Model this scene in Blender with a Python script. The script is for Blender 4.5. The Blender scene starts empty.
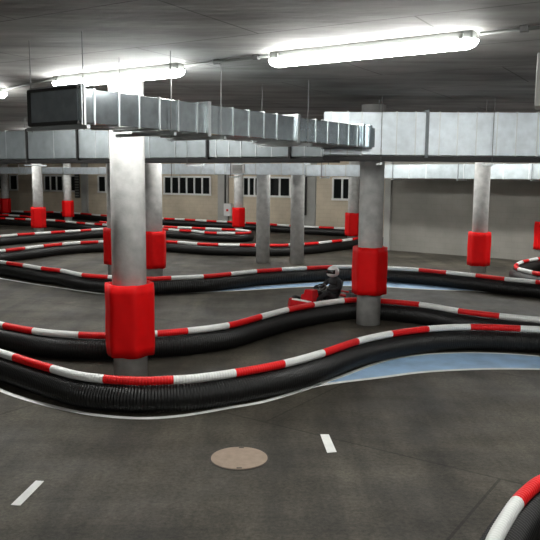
import bpy, bmesh, math, random
from mathutils import Vector, Matrix
random.seed(7)
PI = math.pi
SC = bpy.context.scene
C = SC.collection

# ------------------------------------------------------------------ camera
F = 710.0; H = 2.7
PITCH = math.atan((270 - 177.9) / F); ROLL = 0.009
fw = Vector((0, math.cos(PITCH), -math.sin(PITCH)))
R0 = Vector((1, 0, 0)); U0 = R0.cross(fw)
RR = R0 * math.cos(ROLL) + U0 * math.sin(ROLL)
UU = -R0 * math.sin(ROLL) + U0 * math.cos(ROLL)
cam = bpy.data.cameras.new('camera'); cam.sensor_width = 36; cam.sensor_fit = 'HORIZONTAL'
cam.lens = F / 540 * 36; cam.clip_start = 0.05; cam.clip_end = 200
co = bpy.data.objects.new('camera', cam); C.objects.link(co); SC.camera = co
m3 = Matrix((RR, UU, -fw)).transposed()
co.matrix_world = Matrix.Translation((0, 0, H)) @ m3.to_4x4()
def ray(x, y): return fw * F + RR * (x - 270) - UU * (y - 270)
def at(x, y, z=0.0):                      # point of the plane at height z seen at pixel x, y
    d = ray(x, y); t = (z - H) / d.z
    return Vector((0, 0, H)) + d * t
def at_depth(x, y, Y):
    d = ray(x, y); return Vector((0, 0, H)) + d * (Y / d.y)
def px(P):
    v = P - Vector((0, 0, H)); k = v.dot(fw)
    return (270 + F * v.dot(RR) / k, 270 - F * v.dot(UU) / k)

# ------------------------------------------------------------------ materials
def mat(name, col, rough=.6, metal=0.0, var=0.0, scale=4.0, bump=0.0, bscale=60.0, emit=None, spec=.5, col2=None, detail=6):
    m = bpy.data.materials.new(name); m.use_nodes = True
    nt = m.node_tree; b = nt.nodes['Principled BSDF']
    b.inputs['Base Color'].default_value = (*col, 1); b.inputs['Roughness'].default_value = rough
    b.inputs['Metallic'].default_value = metal; b.inputs['Specular IOR Level'].default_value = spec
    tc = nt.nodes.new('ShaderNodeTexCoord')
    if var or col2:
        n = nt.nodes.new('ShaderNodeTexNoise'); n.inputs['Scale'].default_value = scale; n.inputs['Detail'].default_value = detail
        nt.links.new(tc.outputs['Object'], n.inputs['Vector'])
        r = nt.nodes.new('ShaderNodeValToRGB')
        r.color_ramp.elements[0].position = .3; r.color_ramp.elements[1].position = .7
        c2 = col2 or tuple(min(1, c * (1 + var)) for c in col)
        r.color_ramp.elements[0].color = (*[c * (1 - var) for c in col], 1) if not col2 else (*col, 1)
        r.color_ramp.elements[1].color = (*c2, 1)
        nt.links.new(n.outputs['Fac'], r.inputs['Fac']); nt.links.new(r.outputs['Color'], b.inputs['Base Color'])
    if bump:
        n2 = nt.nodes.new('ShaderNodeTexNoise'); n2.inputs['Scale'].default_value = bscale; n2.inputs['Detail'].default_value = 4
        nt.links.new(tc.outputs['Object'], n2.inputs['Vector'])
        bp = nt.nodes.new('ShaderNodeBump'); bp.inputs['Strength'].default_value = bump; bp.inputs['Distance'].default_value = .01
        nt.links.new(n2.outputs['Fac'], bp.inputs['Height']); nt.links.new(bp.outputs['Normal'], b.inputs['Normal'])
    if emit:
        b.inputs['Emission Color'].default_value = (*emit[0], 1); b.inputs['Emission Strength'].default_value = emit[1]
    return m

def floor_mat():
    m = bpy.data.materials.new('asphalt_floor'); m.use_nodes = True
    nt = m.node_tree; N = nt.nodes; L = nt.links; b = N['Principled BSDF']
    tc = N.new('ShaderNodeTexCoord')
    def noise(scale, detail, rough=.6, stretch=None, rot=0):
        mp = N.new('ShaderNodeMapping'); L.new(tc.outputs['Object'], mp.inputs['Vector'])
        mp.inputs['Rotation'].default_value = (0, 0, rot)
        if stretch: mp.inputs['Scale'].default_value = stretch
        n = N.new('ShaderNodeTexNoise'); n.inputs['Scale'].default_value = scale; n.inputs['Detail'].default_value = detail
        n.inputs['Roughness'].default_value = rough; L.new(mp.outputs['Vector'], n.inputs['Vector']); return n
    def ramp(src, a, bb, c0, c1):
        r = N.new('ShaderNodeValToRGB'); r.color_ramp.elements[0].position = a; r.color_ramp.elements[1].position = bb
        r.color_ramp.elements[0].color = (*c0, 1); r.color_ramp.elements[1].color = (*c1, 1); L.new(src, r.inputs['Fac']); return r
    def mul(a, bb, f=1.0):
        x = N.new('ShaderNodeMix'); x.data_type = 'RGBA'; x.blend_type = 'MULTIPLY'; x.inputs[0].default_value = f
        L.new(a, x.inputs[6]); L.new(bb, x.inputs[7]); return x.outputs[2]
    big = ramp(noise(.45, 6).outputs['Fac'], .35, .68, (.036, .0322, .0250), (.094, .086, .068))
    streak = ramp(noise(1.6, 5, .6, (1.0, .16, 1), .75).outputs['Fac'], .38, .62, (.58, .58, .58), (1.3, 1.28, 1.25))
    streak2 = ramp(noise(2.6, 5, .65, (.14, 1.0, 1), .35).outputs['Fac'], .36, .64, (.8, .8, .8), (1.15, 1.14, 1.12))
    fine = ramp(noise(24, 5, .8).outputs['Fac'], .34, .66, (.55, .55, .55), (1.5, 1.5, 1.5))
    c = mul(mul(mul(big.outputs[0], streak.outputs[0]), streak2.outputs[0]), fine.outputs[0])
    # construction joints of the slab
    br = N.new('ShaderNodeTexBrick'); mp = N.new('ShaderNodeMapping'); L.new(tc.outputs['Object'], mp.inputs['Vector'])
    mp.inputs['Rotation'].default_value = (0, 0, math.radians(34)); mp.inputs['Location'].default_value = (1.7, .9, 0)
    L.new(mp.outputs['Vector'], br.inputs['Vector']); br.inputs['Scale'].default_value = .25
    br.inputs['Color1'].default_value = (1, 1, 1, 1); br.inputs['Color2'].default_value = (.78, .77, .76, 1); br.inputs['Mortar'].default_value = (.45, .44, .42, 1)
    br.inputs['Mortar Size'].default_value = .0035; br.inputs['Brick Width'].default_value = 1.3; br.inputs['Row Height'].default_value = .9
    c = mul(c, br.outputs['Color'])
    L.new(c, b.inputs['Base Color'])
    rr = ramp(noise(1.3, 5).outputs['Fac'], .3, .7, (.55,) * 3, (.75,) * 3); L.new(rr.outputs[0], b.inputs['Roughness'])
    b.inputs['Specular IOR Level'].default_value = .3
    bp = N.new('ShaderNodeBump'); bp.inputs['Strength'].default_value = .5; bp.inputs['Distance'].default_value = .006
    L.new(noise(55, 4, .7).outputs['Fac'], bp.inputs['Height']); L.new(bp.outputs['Normal'], b.inputs['Normal'])
    return m

def ceiling_mat():
    m = bpy.data.materials.new('raw_concrete_ceiling'); m.use_nodes = True
    nt = m.node_tree; N = nt.nodes; L = nt.links; b = N['Principled BSDF']
    tc = N.new('ShaderNodeTexCoord')
    def mapped(rot, sc=(1, 1, 1), loc=(0, 0, 0)):
        mp = N.new('ShaderNodeMapping'); L.new(tc.outputs['Object'], mp.inputs['Vector'])
        mp.inputs['Rotation'].default_value = (0, 0, rot); mp.inputs['Scale'].default_value = sc; mp.inputs['Location'].default_value = loc
        return mp.outputs['Vector']
    def noise(v, s, d):
        n = N.new('ShaderNodeTexNoise'); n.inputs['Scale'].default_value = s; n.inputs['Detail'].default_value = d; L.new(v, n.inputs['Vector']); return n.outputs['Fac']
    def ramp(src, a, bb, c0, c1):
        r = N.new('ShaderNodeValToRGB'); r.color_ramp.elements[0].position = a; r.color_ramp.elements[1].position = bb
        r.color_ramp.elements[0].color = (*c0, 1); r.color_ramp.elements[1].color = (*c1, 1); L.new(src, r.inputs['Fac']); return r.outputs[0]
    def mul(a, bb):
        x = N.new('ShaderNodeMix'); x.data_type = 'RGBA'; x.blend_type = 'MULTIPLY'; x.inputs[0].default_value = 1
        L.new(a, x.inputs[6]); L.new(bb, x.inputs[7]); return x.outputs[2]
    c = ramp(noise(mapped(0), .9, 8), .32, .7, (.25, .25, .24), (.50, .50, .49))
    c = mul(c, ramp(noise(mapped(.6, (.25, 1.6, 1)), 1.7, 6), .36, .6, (.72, .72, .71), (1.1, 1.1, 1.1)))
    br = N.new('ShaderNodeTexBrick'); L.new(mapped(math.radians(31), loc=(.6, .25, 0)), br.inputs['Vector'])
    br.inputs['Scale'].default_value = .4; br.inputs['Color1'].default_value = (1, 1, 1, 1); br.inputs['Color2'].default_value = (.93, .93, .93, 1)
    br.inputs['Mortar'].default_value = (.45, .45, .44, 1); br.inputs['Mortar Size'].default_value = .004
    br.inputs['Brick Width'].default_value = 1.2; br.inputs['Row Height'].default_value = .6
    c = mul(c, br.outputs['Color'])
    L.new(c, b.inputs['Base Color']); b.inputs['Roughness'].default_value = .75
    bp = N.new('ShaderNodeBump'); bp.inputs['Strength'].default_value = .4; bp.inputs['Distance'].default_value = .02
    L.new(noise(mapped(.6, (.5, 1.4, 1)), 7, 5), bp.inputs['Height']); L.new(bp.outputs['Normal'], b.inputs['Normal'])
    return m

def block_mat(name, c1, c2, mort, scale=1.0):
    m = bpy.data.materials.new(name); m.use_nodes = True
    nt = m.node_tree; N = nt.nodes; L = nt.links; b = N['Principled BSDF']
    uv = N.new('ShaderNodeTexCoord')
    br = N.new('ShaderNodeTexBrick'); L.new(uv.outputs['UV'], br.inputs['Vector']); br.inputs['Scale'].default_value = scale
    br.inputs['Color1'].default_value = (*c1, 1); br.inputs['Color2'].default_value = (*c2, 1); br.inputs['Mortar'].default_value = (*mort, 1)
    br.inputs['Mortar Size'].default_value = .012; br.inputs['Brick Width'].default_value = .4; br.inputs['Row Height'].default_value = .2
    n = N.new('ShaderNodeTexNoise'); n.inputs['Scale'].default_value = .8; n.inputs['Detail'].default_value = 6; L.new(uv.outputs['UV'], n.inputs['Vector'])
    r = N.new('ShaderNodeValToRGB'); r.color_ramp.elements[0].color = (.8, .8, .8, 1); r.color_ramp.elements[1].color = (1.12, 1.12, 1.12, 1)
    r.color_ramp.elements[0].position = .3; r.color_ramp.elements[1].position = .7; L.new(n.outputs['Fac'], r.inputs['Fac'])
    x = N.new('ShaderNodeMix'); x.data_type = 'RGBA'; x.blend_type = 'MULTIPLY'; x.inputs[0].default_value = 1
    L.new(br.outputs['Color'], x.inputs[6]); L.new(r.outputs[0], x.inputs[7]); L.new(x.outputs[2], b.inputs['Base Color'])
    b.inputs['Roughness'].default_value = .8
    return m

M = dict(
    floor=floor_mat(), ceil=ceiling_mat(),
    beige=block_mat('beige_block_wall', (.56, .49, .375), (.545, .475, .365), (.505, .44, .335)),
    greyblock=block_mat('grey_block_wall', (.25, .24, .215), (.243, .233, .209), (.232, .222, .199)),
    concrete=mat('column_concrete', (.46, .46, .448), .9, var=.16, scale=6, bump=.3, bscale=25, spec=.15),
    pilaster=mat('pilaster_concrete', (.36, .36, .34), .8, var=.1, scale=2),
    red=mat('red_plastic', (.80, .008, .010), .42, var=.06, scale=6, spec=.4),
    white=mat('white_plastic', (.86, .88, .86), .42, var=.04, scale=6),
    black=mat('black_drain_plastic', (.005, .005, .005), .46, spec=.45, var=.3, scale=3),
    pad=mat('red_vinyl_pad', (.74, .002, .003), .6, var=.06, scale=5, bump=.12, bscale=5, spec=.2),
    zinc=mat('galvanised_steel', (.52, .58, .61), .12, metal=.72, var=.16, scale=9, bump=.03, bscale=3),
    zinc2=mat('bright_galvanised_steel', (.70, .77, .82), .33, metal=.38, var=.10, scale=7, bump=.25, bscale=3),
    zinc3=mat('spangled_galvanised_steel', (.40, .45, .47), .34, metal=.5, var=.12, scale=5, bump=.15, bscale=3),
    zincdark=mat('dark_shaded_steel', (.24, .27, .29), .5, metal=.4, var=.15, scale=8),  # dark flange steel; also carries the painted shade of the near duct's end
    flange=mat('duct_flange_steel', (.62, .66, .67), .35, metal=.7),
    dark=mat('dark_painted_steel', (.03, .03, .03), .55),
    steel=mat('rod_steel', (.22, .22, .22), .5, metal=.8),
    paint=mat('white_road_paint', (.84, .85, .83), .6, var=.08, scale=8),
    blue=mat('blue_kerb_paint', (.38, .58, .82), .6, var=.16, scale=3),
    cover=mat('manhole_cast_metal', (.33, .25, .19), .7, var=.12, scale=14, bump=.5, bscale=70),
    rim=mat('manhole_rim', (.05, .042, .035), .7),
    tube=mat('lamp_diffuser', (.9, .9, .9), .4, emit=((1.0, 1.0, .965), 26)),
    housing=mat('lamp_housing', (.16, .17, .16), .5),
    frame=mat('white_window_frame', (.75, .76, .74), .5),
    pane=mat('dark_window_glass', (.008, .01, .01), .06, spec=.6),
    boxwhite=mat('white_enamel', (.7, .7, .69), .5), cloth=mat('black_racing_suit', (.02, .02, .022), .8, var=.2, scale=10),
    helmet=mat('white_helmet_shell', (.82, .82, .82), .2), visor=mat('black_visor', (.01, .01, .01), .1),
    rubber=mat('tyre_rubber', (.015, .015, .015), .7), redgloss=mat('kart_red_bodywork', (.6, .01, .015), .25),
    seat=mat('kart_seat', (.03, .03, .03), .4), louvre=mat('grey_louvre', (.22, .23, .22), .6),
)

# ------------------------------------------------------------------ helpers
def link(name, bm, m, parent=None, smooth=False, world=True):
    me = bpy.data.meshes.new(name); bm.normal_update(); bm.to_mesh(me); bm.free()
    for mm in (m if isinstance(m, (list, tuple)) else [m]): me.materials.append(mm)
    if smooth:
        for p in me.polygons: p.use_smooth = True
    o = bpy.data.objects.new(name, me); C.objects.link(o)
    if parent:
        o.parent = parent
        if world: o.matrix_parent_inverse = parent.matrix_basis.inverted()
    return o
def tag(o, label=None, cat=None, group=None, kind=None):
    if label: o['label'] = label
    if cat: o['category'] = cat
    if group: o['group'] = group
    if kind: o['kind'] = kind
    return o
def empty(name, loc, rz=0):
    o = bpy.data.objects.new(name, None); C.objects.link(o); o.empty_display_size = .1
    o.location = loc; o.rotation_euler = (0, 0, rz); o.matrix_basis  # keep
    return o
def box(bm, c, s, rz=0, bevel=0):
    mx = Matrix.Translation(c) @ Matrix.Rotation(rz, 4, 'Z') @ Matrix.Diagonal((s[0], s[1], s[2], 1))
    r = bmesh.ops.create_cube(bm, size=1, matrix=mx)
    if bevel:
        es = list({e for v in r['verts'] for e in v.link_edges})
        bmesh.ops.bevel(bm, geom=es, offset=bevel, segments=2, affect='EDGES', profile=.5)
def rbox(bm, c, s, M4, bevel=0):
    r = bmesh.ops.create_cube(bm, size=1, matrix=M4 @ Matrix.Translation(c) @ Matrix.Diagonal((s[0], s[1], s[2], 1)))
    if bevel:
        es = list({e for v in r['verts'] for e in v.link_edges})
        bmesh.ops.bevel(bm, geom=es, offset=bevel, segments=2, affect='EDGES', profile=.5)
def cyl(bm, p0, p1, r, n=12, r2=None):
    p0 = Vector(p0); p1 = Vector(p1); d = p1 - p0
    mx = Matrix.Translation((p0 + p1) / 2) @ d.to_track_quat('Z', 'Y').to_matrix().to_4x4()
    bmesh.ops.create_cone(bm, cap_ends=True, cap_tris=False, segments=n, radius1=r, radius2=r if r2 is None else r2, depth=d.length, matrix=mx)
def prism(bm, poly, z0, z1):
    lo = [bm.verts.new((p[0], p[1], z0)) for p in poly]; hi = [bm.verts.new((p[0], p[1], z1)) for p in poly]
    n = len(poly)
    for i in range(n): bm.faces.new((lo[i], lo[(i + 1) % n], hi[(i + 1) % n], hi[i]))
    bm.faces.new(lo[::-1]); bm.faces.new(hi)
def catmull(pts, n=10):
    P = [2 * pts[0] - pts[1]] + pts + [2 * pts[-1] - pts[-2]]; out = []
    for i in range(1, len(P) - 2):
        a, b, c, d = P[i - 1:i + 3]
        # centripetal
        t0 = 0; t1 = t0 + max(1e-4, (b - a).length) ** .5; t2 = t1 + max(1e-4, (c - b).length) ** .5; t3 = t2 + max(1e-4, (d - c).length) ** .5
        for k in range(n):
            t = t1 + (t2 - t1) * k / n
            A1 = a * ((t1 - t) / (t1 - t0)) + b * ((t - t0) / (t1 - t0)); A2 = b * ((t2 - t) / (t2 - t1)) + c * ((t - t1) / (t2 - t1))
            A3 = c * ((t3 - t) / (t3 - t2)) + d * ((t - t2) / (t3 - t2))
            B1 = A1 * ((t2 - t) / (t2 - t0)) + A2 * ((t - t0) / (t2 - t0)); B2 = A2 * ((t3 - t) / (t3 - t1)) + A3 * ((t - t1) / (t3 - t1))
            out.append(B1 * ((t2 - t) / (t2 - t1)) + B2 * ((t - t1) / (t2 - t1)))
    out.append(P[-2].copy()); return out
class Path:
    def __init__(s, pts):
        s.p = pts; s.s = [0]
        for a, b in zip(pts, pts[1:]): s.s.append(s.s[-1] + (b - a).length)
        s.len = s.s[-1]; s.i = 0
    def at(s, d):
        d = min(max(d, 0), s.len)
        import bisect
        i = min(max(bisect.bisect_right(s.s, d) - 1, 0), len(s.p) - 2)
        k = (d - s.s[i]) / max(1e-9, s.s[i + 1] - s.s[i]); return s.p[i].lerp(s.p[i + 1], k)
    def tan(s, d):
        t = s.at(d + .06) - s.at(d - .06); t.z = 0; return t.normalized()
def sweep(bm, path, s0, s1, z, r, depth, pitch, seg=14, spr=4, caps=True):
    L = s1 - s0
    n = max(2, int(round(L / pitch))) * spr if pitch else max(2, int(L / .12))
    rings = []
    for i in range(n + 1):
        d = s0 + L * i / n; c = path.at(d); t = path.tan(d); nrm = Vector((-t.y, t.x, 0))
        ph = i % spr
        rr = (r - depth if (ph >= spr / 2) else r) if pitch else r
        ring = []
        for k in range(seg):
            a = 2 * PI * k / seg
            ring.append(bm.verts.new(Vector((c.x, c.y, z)) + nrm * (rr * math.cos(a)) + Vector((0, 0, rr * math.sin(a)))))
        rings.append(ring)
    for A, B in zip(rings, rings[1:]):
        for k in range(seg): bm.faces.new((A[k], B[k], B[(k + 1) % seg], A[(k + 1) % seg]))
    if caps: bm.faces.new(rings[0]); bm.faces.new(rings[-1][::-1])

ZT = .375
def barrier(label, pixels, bounds, first, pitch=0, group='red and white topped tube barriers', ext=.8, pipes_seg=14):
    """pixels: centreline of the top tube, seen at height ZT; bounds: pixels where the tube changes colour"""
    pts = [at(x, y, ZT) for x, y in pixels]
    for p in pts: p.z = 0
    path = Path(catmull(pts, 10))
    # arc positions of the colour changes
    N = 900; samp = [(path.len * i / N) for i in range(N + 1)]
    pr = [px(Vector((*path.at(s).xy, ZT))) for s in samp]
    cuts = []
    for b in bounds:
        if isinstance(b, tuple): cuts.append(min(range(N + 1), key=lambda i: (pr[i][0] - b[0]) ** 2 + 4 * (pr[i][1] - b[1]) ** 2))
        else: cuts.append(min(range(N + 1), key=lambda i: abs(pr[i][0] - b)))
    cuts = sorted(samp[i] for i in cuts)
    col = first
    mean = (cuts[-1] - cuts[0]) / max(1, len(cuts) - 1) if len(cuts) > 1 else ext
    pre = []; s = cuts[0]; c = 'w' if first == 'r' else 'r'
    segs = []
    while s > .02:
        segs.insert(0, (max(0, s - mean), s, c)); s -= mean; c = 'w' if c == 'r' else 'r'
    c = first
    for a, b in zip(cuts, cuts[1:]): segs.append((a, b, c)); c = 'w' if c == 'r' else 'r'
    s = cuts[-1]
    while s < path.len - .02:
        segs.append((s, min(path.len, s + mean), c)); s += mean; c = 'w' if c == 'r' else 'r'
    mid = path.at(path.len / 2)
    root = empty('track_barrier', (mid.x, mid.y, 0)); tag(root, label, 'barrier', group)
    bm = bmesh.new(); sweep(bm, path, 0, path.len, .165, .163, .013 if pitch else 0, pitch and pitch * 1.0, seg=pipes_seg + 6)
    link('black_pipe', bm, M['black'], root, smooth=True)
    for a, b, c in segs:
        if b - a < .02: continue
        bm = bmesh.new(); sweep(bm, path, a, b, ZT, .053, .0045 if pitch else 0, pitch, seg=pipes_seg)
        link('red_sleeve' if c == 'r' else 'white_sleeve', bm, M['red' if c == 'r' else 'white'], root, smooth=True)
    print('BARRIER', label[:30], 'len %.1f mean %.2f n %d' % (path.len, mean, len(segs)))
    return path

# ------------------------------------------------------------------ shell
CEIL = H + 1.32
FX0, FX1, FY0, FY1 = -26, 15, -5, 56
bm = bmesh.new(); box(bm, ((FX0 + FX1) / 2, (FY0 + FY1) / 2, -.1), (FX1 - FX0, FY1 - FY0, .2)); tag(link('floor', bm, M['floor']), kind='structure')
bm = bmesh.new(); box(bm, ((FX0 + FX1) / 2, (FY0 + FY1) / 2, CEIL + .1), (FX1 - FX0, FY1 - FY0, .2)); tag(link('ceiling', bm, M['ceil']), kind='structure')
def wall(name, a, b, m, th=.25, z0=0, z1=CEIL, side=1):
    a = Vector((*a, 0)); b = Vector((*b, 0)); d = (b - a); L = d.length; d.normalize(); n = Vector((-d.y, d.x, 0)) * side
    bm = bmesh.new(); uvl = bm.loops.layers.uv.new('UVMap')
    prism(bm, [a, b, b + n * th, a + n * th], z0, z1)
    bmesh.ops.recalc_face_normals(bm, faces=bm.faces)
    for f in bm.faces:
        for l in f.loops: l[uvl].uv = ((l.vert.co - a).dot(d), l.vert.co.z)
    return tag(link(name, bm, m), kind='structure')
W1a, W1b = Vector((-26, 54.1)), Vector((2.28, 36.0))
W2a, W2b = Vector((2.24, 35.05)), Vector((5.55, 32.95))
W3a, W3b = Vector((4.45, 27.15)), Vector((15.2, 18.9))
wall('wall_back', W1a, W1b, M['beige'])
wall('wall_back_return', W1b + Vector((0, .3)), W2a, M['pilaster'], side=1)
wall('wall_back_inner', W2a, W2b, M['beige'])
wall('wall_side_return', W2b, W3a, M['greyblock'], side=1)
wall('wall_right', W3a, W3b, M['greyblock'])
wall('wall_left', (-26, -5), (-26, 56), M['greyblock'], side=1)
wall('wall_east', (15, -5), (15, 21), M['greyblock'], side=-1)
wall('wall_near', (-26, -5), (15, -5), M['greyblock'], side=-1)
def on_wall(x, A, B, z=0):         # where the vertical plane A-B is seen at pixel column x
    d = ray(x, 177.9 + (x - 270) * .009); n = Vector((-(B - A).y, (B - A).x)); t = n.dot(A) / n.dot(Vector((d.x, d.y)))
    return Vector((d.x * t, d.y * t, z))
def fit_box(x0, x1, A, B, z0, z1, proud, bm, back=0.0):
    p = on_wall(x0, A, B); q = on_wall(x1, A, B); d = (q - p).normalized(); n = Vector((d.y, -d.x, 0))
    prism(bm, [p + n * back * -1, q + n * back * -1, q + n * proud, p + n * proud], z0, z1); bmesh.ops.recalc_face_normals(bm, faces=bm.faces)
def trim(x0, x1, A, B, z0=0, z1=CEIL, proud=.12, m='pilaster', n=[0]):
    n[0] += 1; bm = bmesh.new(); fit_box(x0, x1, A, B, z0, z1, proud, bm); tag(link('trim_%d' % n[0], bm, M[m]), kind='structure')
trim(219, 229, W1a, W1b); trim(303.5, 316.5, W1a, W1b, proud=.1); trim(386.5, 392.5, W3a, W3b, proud=.12)
trim(82, 87, W1a, W1b, proud=.1)
nw = [0]
def window(x0, x1, panes, A, B, z0=1.76, z1=2.72):
    nw[0] += 1
    p = on_wall(x0, A, B); q = on_wall(x1, A, B); d = (q - p).normalized(); n = Vector((d.y, -d.x, 0)); L = (q - p).length
    root = empty('window_%d' % nw[0], (p.x, p.y, z0)); tag(root, kind='structure')
    mx = Matrix((( d.x, n.x, 0, p.x), (d.y, n.y, 0, p.y), (0, 0, 1, 0), (0, 0, 0, 1)))
    t = .09
    bm = bmesh.new()
    rbox(bm, (L / 2, .02, z0 - .02), (L + .12, .1, .1), mx); rbox(bm, (L / 2, .02, z1), (L, .08, t), mx)
    for i in range(panes + 1): rbox(bm, (L * i / panes, .02, (z0 + z1) / 2), (t, .08, z1 - z0), mx)
    bmesh.ops.recalc_face_normals(bm, faces=bm.faces); link('window_frame', bm, M['frame'], root)
    for i in range(panes):
        bm = bmesh.new(); rbox(bm, (L * (i + .5) / panes, .006, (z0 + z1) / 2), (L / panes - t, .012, z1 - z0), mx)
        bmesh.ops.recalc_face_normals(bm, faces=bm.faces); link('window_pane', bm, M['pane'], root)
for a in [(-6, 1.5, 1), (10, 17.5, 1), (44.5, 63, 3), (69, 76, 1), (98.5, 106, 1)]: window(*a, W1a, W1b)
window(164.5, 210.5, 6, W1a, W1b); window(243.5, 261, 3, W1a, W1b); window(270, 290.5, 2, W1a, W1b)
window(333.5, 362, 3, W2a, W2b, z0=1.72)

# ------------------------------------------------------------------ columns and pads
DR = .2225
GP = 'round concrete columns'
def column(X, Y, label, r=DR, top=CEIL):
    bm = bmesh.new(); cyl(bm, (0, 0, 0), (0, 0, top), r, 40)
    o = link('concrete_column', bm, M['concrete'], smooth=True); o.location = (X, Y, 0)
    for p in o.data.polygons:
        if len(p.vertices) > 4: p.use_smooth = False
    return tag(o, label, 'column', GP)
def pad(X, Y, z0, z1, label, rot=0, r=DR, hw=.292):
    # foam panels wrapped round the column: a soft chamfered square with a round bore
    bm = bmesh.new(); n = 60; rows = 9
    def outer(a):
        a2 = (a + rot) % (2 * PI)
        w_ = (a2 + PI / 6) % (PI / 3) - PI / 6
        return min(hw * .955 / math.cos(w_), hw * 1.065)
    def wob(i, s): return .0035 * math.sin(i * 1.05 + s * 7) + .004 * math.sin(i * .42 + s * 3)
    O = []
    for j in range(rows):
        t = j / (rows - 1); row = []
        for i in range(n):
            a = 2 * PI * i / n; e = .006 if j in (0, rows - 1) else 0
            R = outer(a) - e + .004 * math.sin(t * 9 + i * .8)
            z = z0 + (z1 - z0) * t + (wob(i, 1 + X) if j == 0 else wob(i, 2 + X) if j == rows - 1 else 0)
            row.append(bm.verts.new((R * math.cos(a), R * math.sin(a), z)))
        O.append(row)
    ri = r + .012
    I = [[bm.verts.new((ri * math.cos(2 * PI * i / n), ri * math.sin(2 * PI * i / n), z)) for i in range(n)] for z in (z0 + .01, z1 - .01)]
    for a, b in list(zip(O, O[1:])):
        for i in range(n): bm.faces.new((a[i], a[(i + 1) % n], b[(i + 1) % n], b[i]))
    for i in range(n):
        k = (i + 1) % n
        bm.faces.new((O[-1][i], O[-1][k], I[1][k], I[1][i])); bm.faces.new((I[1][i], I[1][k], I[0][k], I[0][i])); bm.faces.new((I[0][i], I[0][k], O[0][k], O[0][i]))
    for e_ in bm.edges:
        if len(e_.link_faces) == 2 and e_.calc_face_angle(0) > .5: e_.smooth = False
    bmesh.ops.recalc_face_normals(bm, faces=bm.faces)
    o = link('column_pad', bm, M['pad'], smooth=True); o.location = (X, Y, 0); o.rotation_euler = (0, 0, 0)
    return tag(o, label, 'pad', 'red crash pads round the columns')
# centre pixel, pad top, pad bottom (pad 0.94 m high), rotation
def colpad(xc, yt, yb, label, plabel, rot, base=None, fromz=None, Y=None, k=1.0):
    h = .945
    ym = (yt + yb) / 2
    # depth from the pad's height in the picture
    Yd = 9.16 * 73.0 / (yb - yt)
    if base: Yd = at(xc, base, 0).y + .22
    elif fromz: Yd = at(xc, yb, fromz).y + .2
    Yd = Y or Yd
    P = at_depth(xc, ym, Yd)
    zb = at_depth(xc, yb, Yd - .2).z; zt = at_depth(xc, yt, Yd - .2).z
    column(P.x, P.y, label, DR * k); pad(P.x, P.y, zb, zt, plabel, PI / 6 - (math.atan2(-P.y, -P.x) + rot), DR * k, .310 * k)
    print('COL', label[:25], [round(v, 2) for v in (P.x, P.y, zb, zt)]); return P
colpad(130, 285, 357, 'big concrete column nearest the camera, left of centre, under the duct', 'largest red crash pad, round the nearest column on the left', .24, Y=9.38, k=1.015)
colpad(369.5, 247.5, 295, 'concrete column right of centre beside the kart driver, base in full view', 'red crash pad on the column right of centre beside the kart', .37, base=326)
colpad(479, 232.3, 266, 'concrete column on the right in front of the plain grey wall', 'red crash pad on the column in front of the plain grey wall', .5, base=273.2)
colpad(154, 231.3, 268.5, 'concrete column just right behind the nearest column', 'red crash pad peeking out right of the nearest column', .9, fromz=.37)
colpad(116, 228, 264.5, 'concrete column almost hidden behind the nearest column', 'red crash pad peeking out left of the nearest column', .6, fromz=.37)
colpad(38.5, 207.2, 228, 'thin distant concrete column on the left with light edge', 'red crash pad in the left background, closest to camera of the three there', .4)
colpad(68, 200.6, 217, 'far column on the left in front of the triple window', 'red crash pad on the far column left of the louvred panel', .5)
colpad(5.5, 198.4, 213.1, 'farthest column at the left edge of the view', 'red crash pad at the left edge of the view', .5)
colpad(238.5, 207.6, 227.2, 'dim column in front of the back wall beside the electrical cabinet', 'dark red crash pad beside the white electrical cabinet', .1)
colpad(353, 213, 236, 'dim column half hidden behind the column right of centre', 'red crash pad peeking out left behind the column right of centre', .6)
colpad(541, 221.5, 249.5, 'concrete column cut by the right edge of the view', 'red crash pad cut by the right edge of the view', .7)
for xc, yb, lb in ((262.7, 263, 'bare slim concrete column without pad, left of the pair'), (297, 264, 'bare slim concrete column without pad, right of the pair')):
    P = at(xc, yb, 0); column(P.x, P.y + .2, lb, .218)

# ------------------------------------------------------------------ barriers
B1 = [(-75, 322), (-35, 340), (0, 352.7), (15, 357.5), (53, 369), (80, 376), (104, 379), (140, 381), (173, 380), (190, 379), (235, 373), (283, 364), (323, 353),
      (357, 341.5), (391, 334), (428, 329), (470, 327), (520, 328.5), (560, 331), (620, 337)]
barrier('long front barrier with ribbed black tubes, nearest the camera across the picture', B1, [15, 53, 104, 173, 235, 283, 323, 357, 391, 428, 470, 520], 'r', .035)
print('B2 at col', at(369.5, 300.6, ZT), 'col', at(369.5, 323.8, 0))
B2 = [(-60, 310), (0, 324.7), (34, 331), (50, 333), (79, 335), (120, 335.5), (157, 333.5), (187, 331), (228, 325.5), (260, 317), (287, 310), (313, 305), (343, 300.8), (362, 299.6),
      (381, 300.9), (420, 304.6), (459, 311), (500, 316), (540, 320), (600, 326)]
barrier('second barrier from the front, running behind the two padded columns', B2, [34, 79, 118, 157, 187, 228, 260, 287, 313, 343, 357, 381, 420, 459, 500], 'w', .035)
B3 = [(-50, 253), (0, 262), (7.5, 263), (24, 265.5), (42.5, 268.5), (60, 270.5), (83, 275), (108, 277), (147, 278.8), (171, 278), (203, 276.5), (230, 274), (256, 271.3), (281, 269.5),
      (306, 268), (332, 267), (353, 266.8), (386, 268), (419, 270), (447, 272.5), (476, 275.5), (505, 279), (536, 282), (590, 289)]
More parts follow.
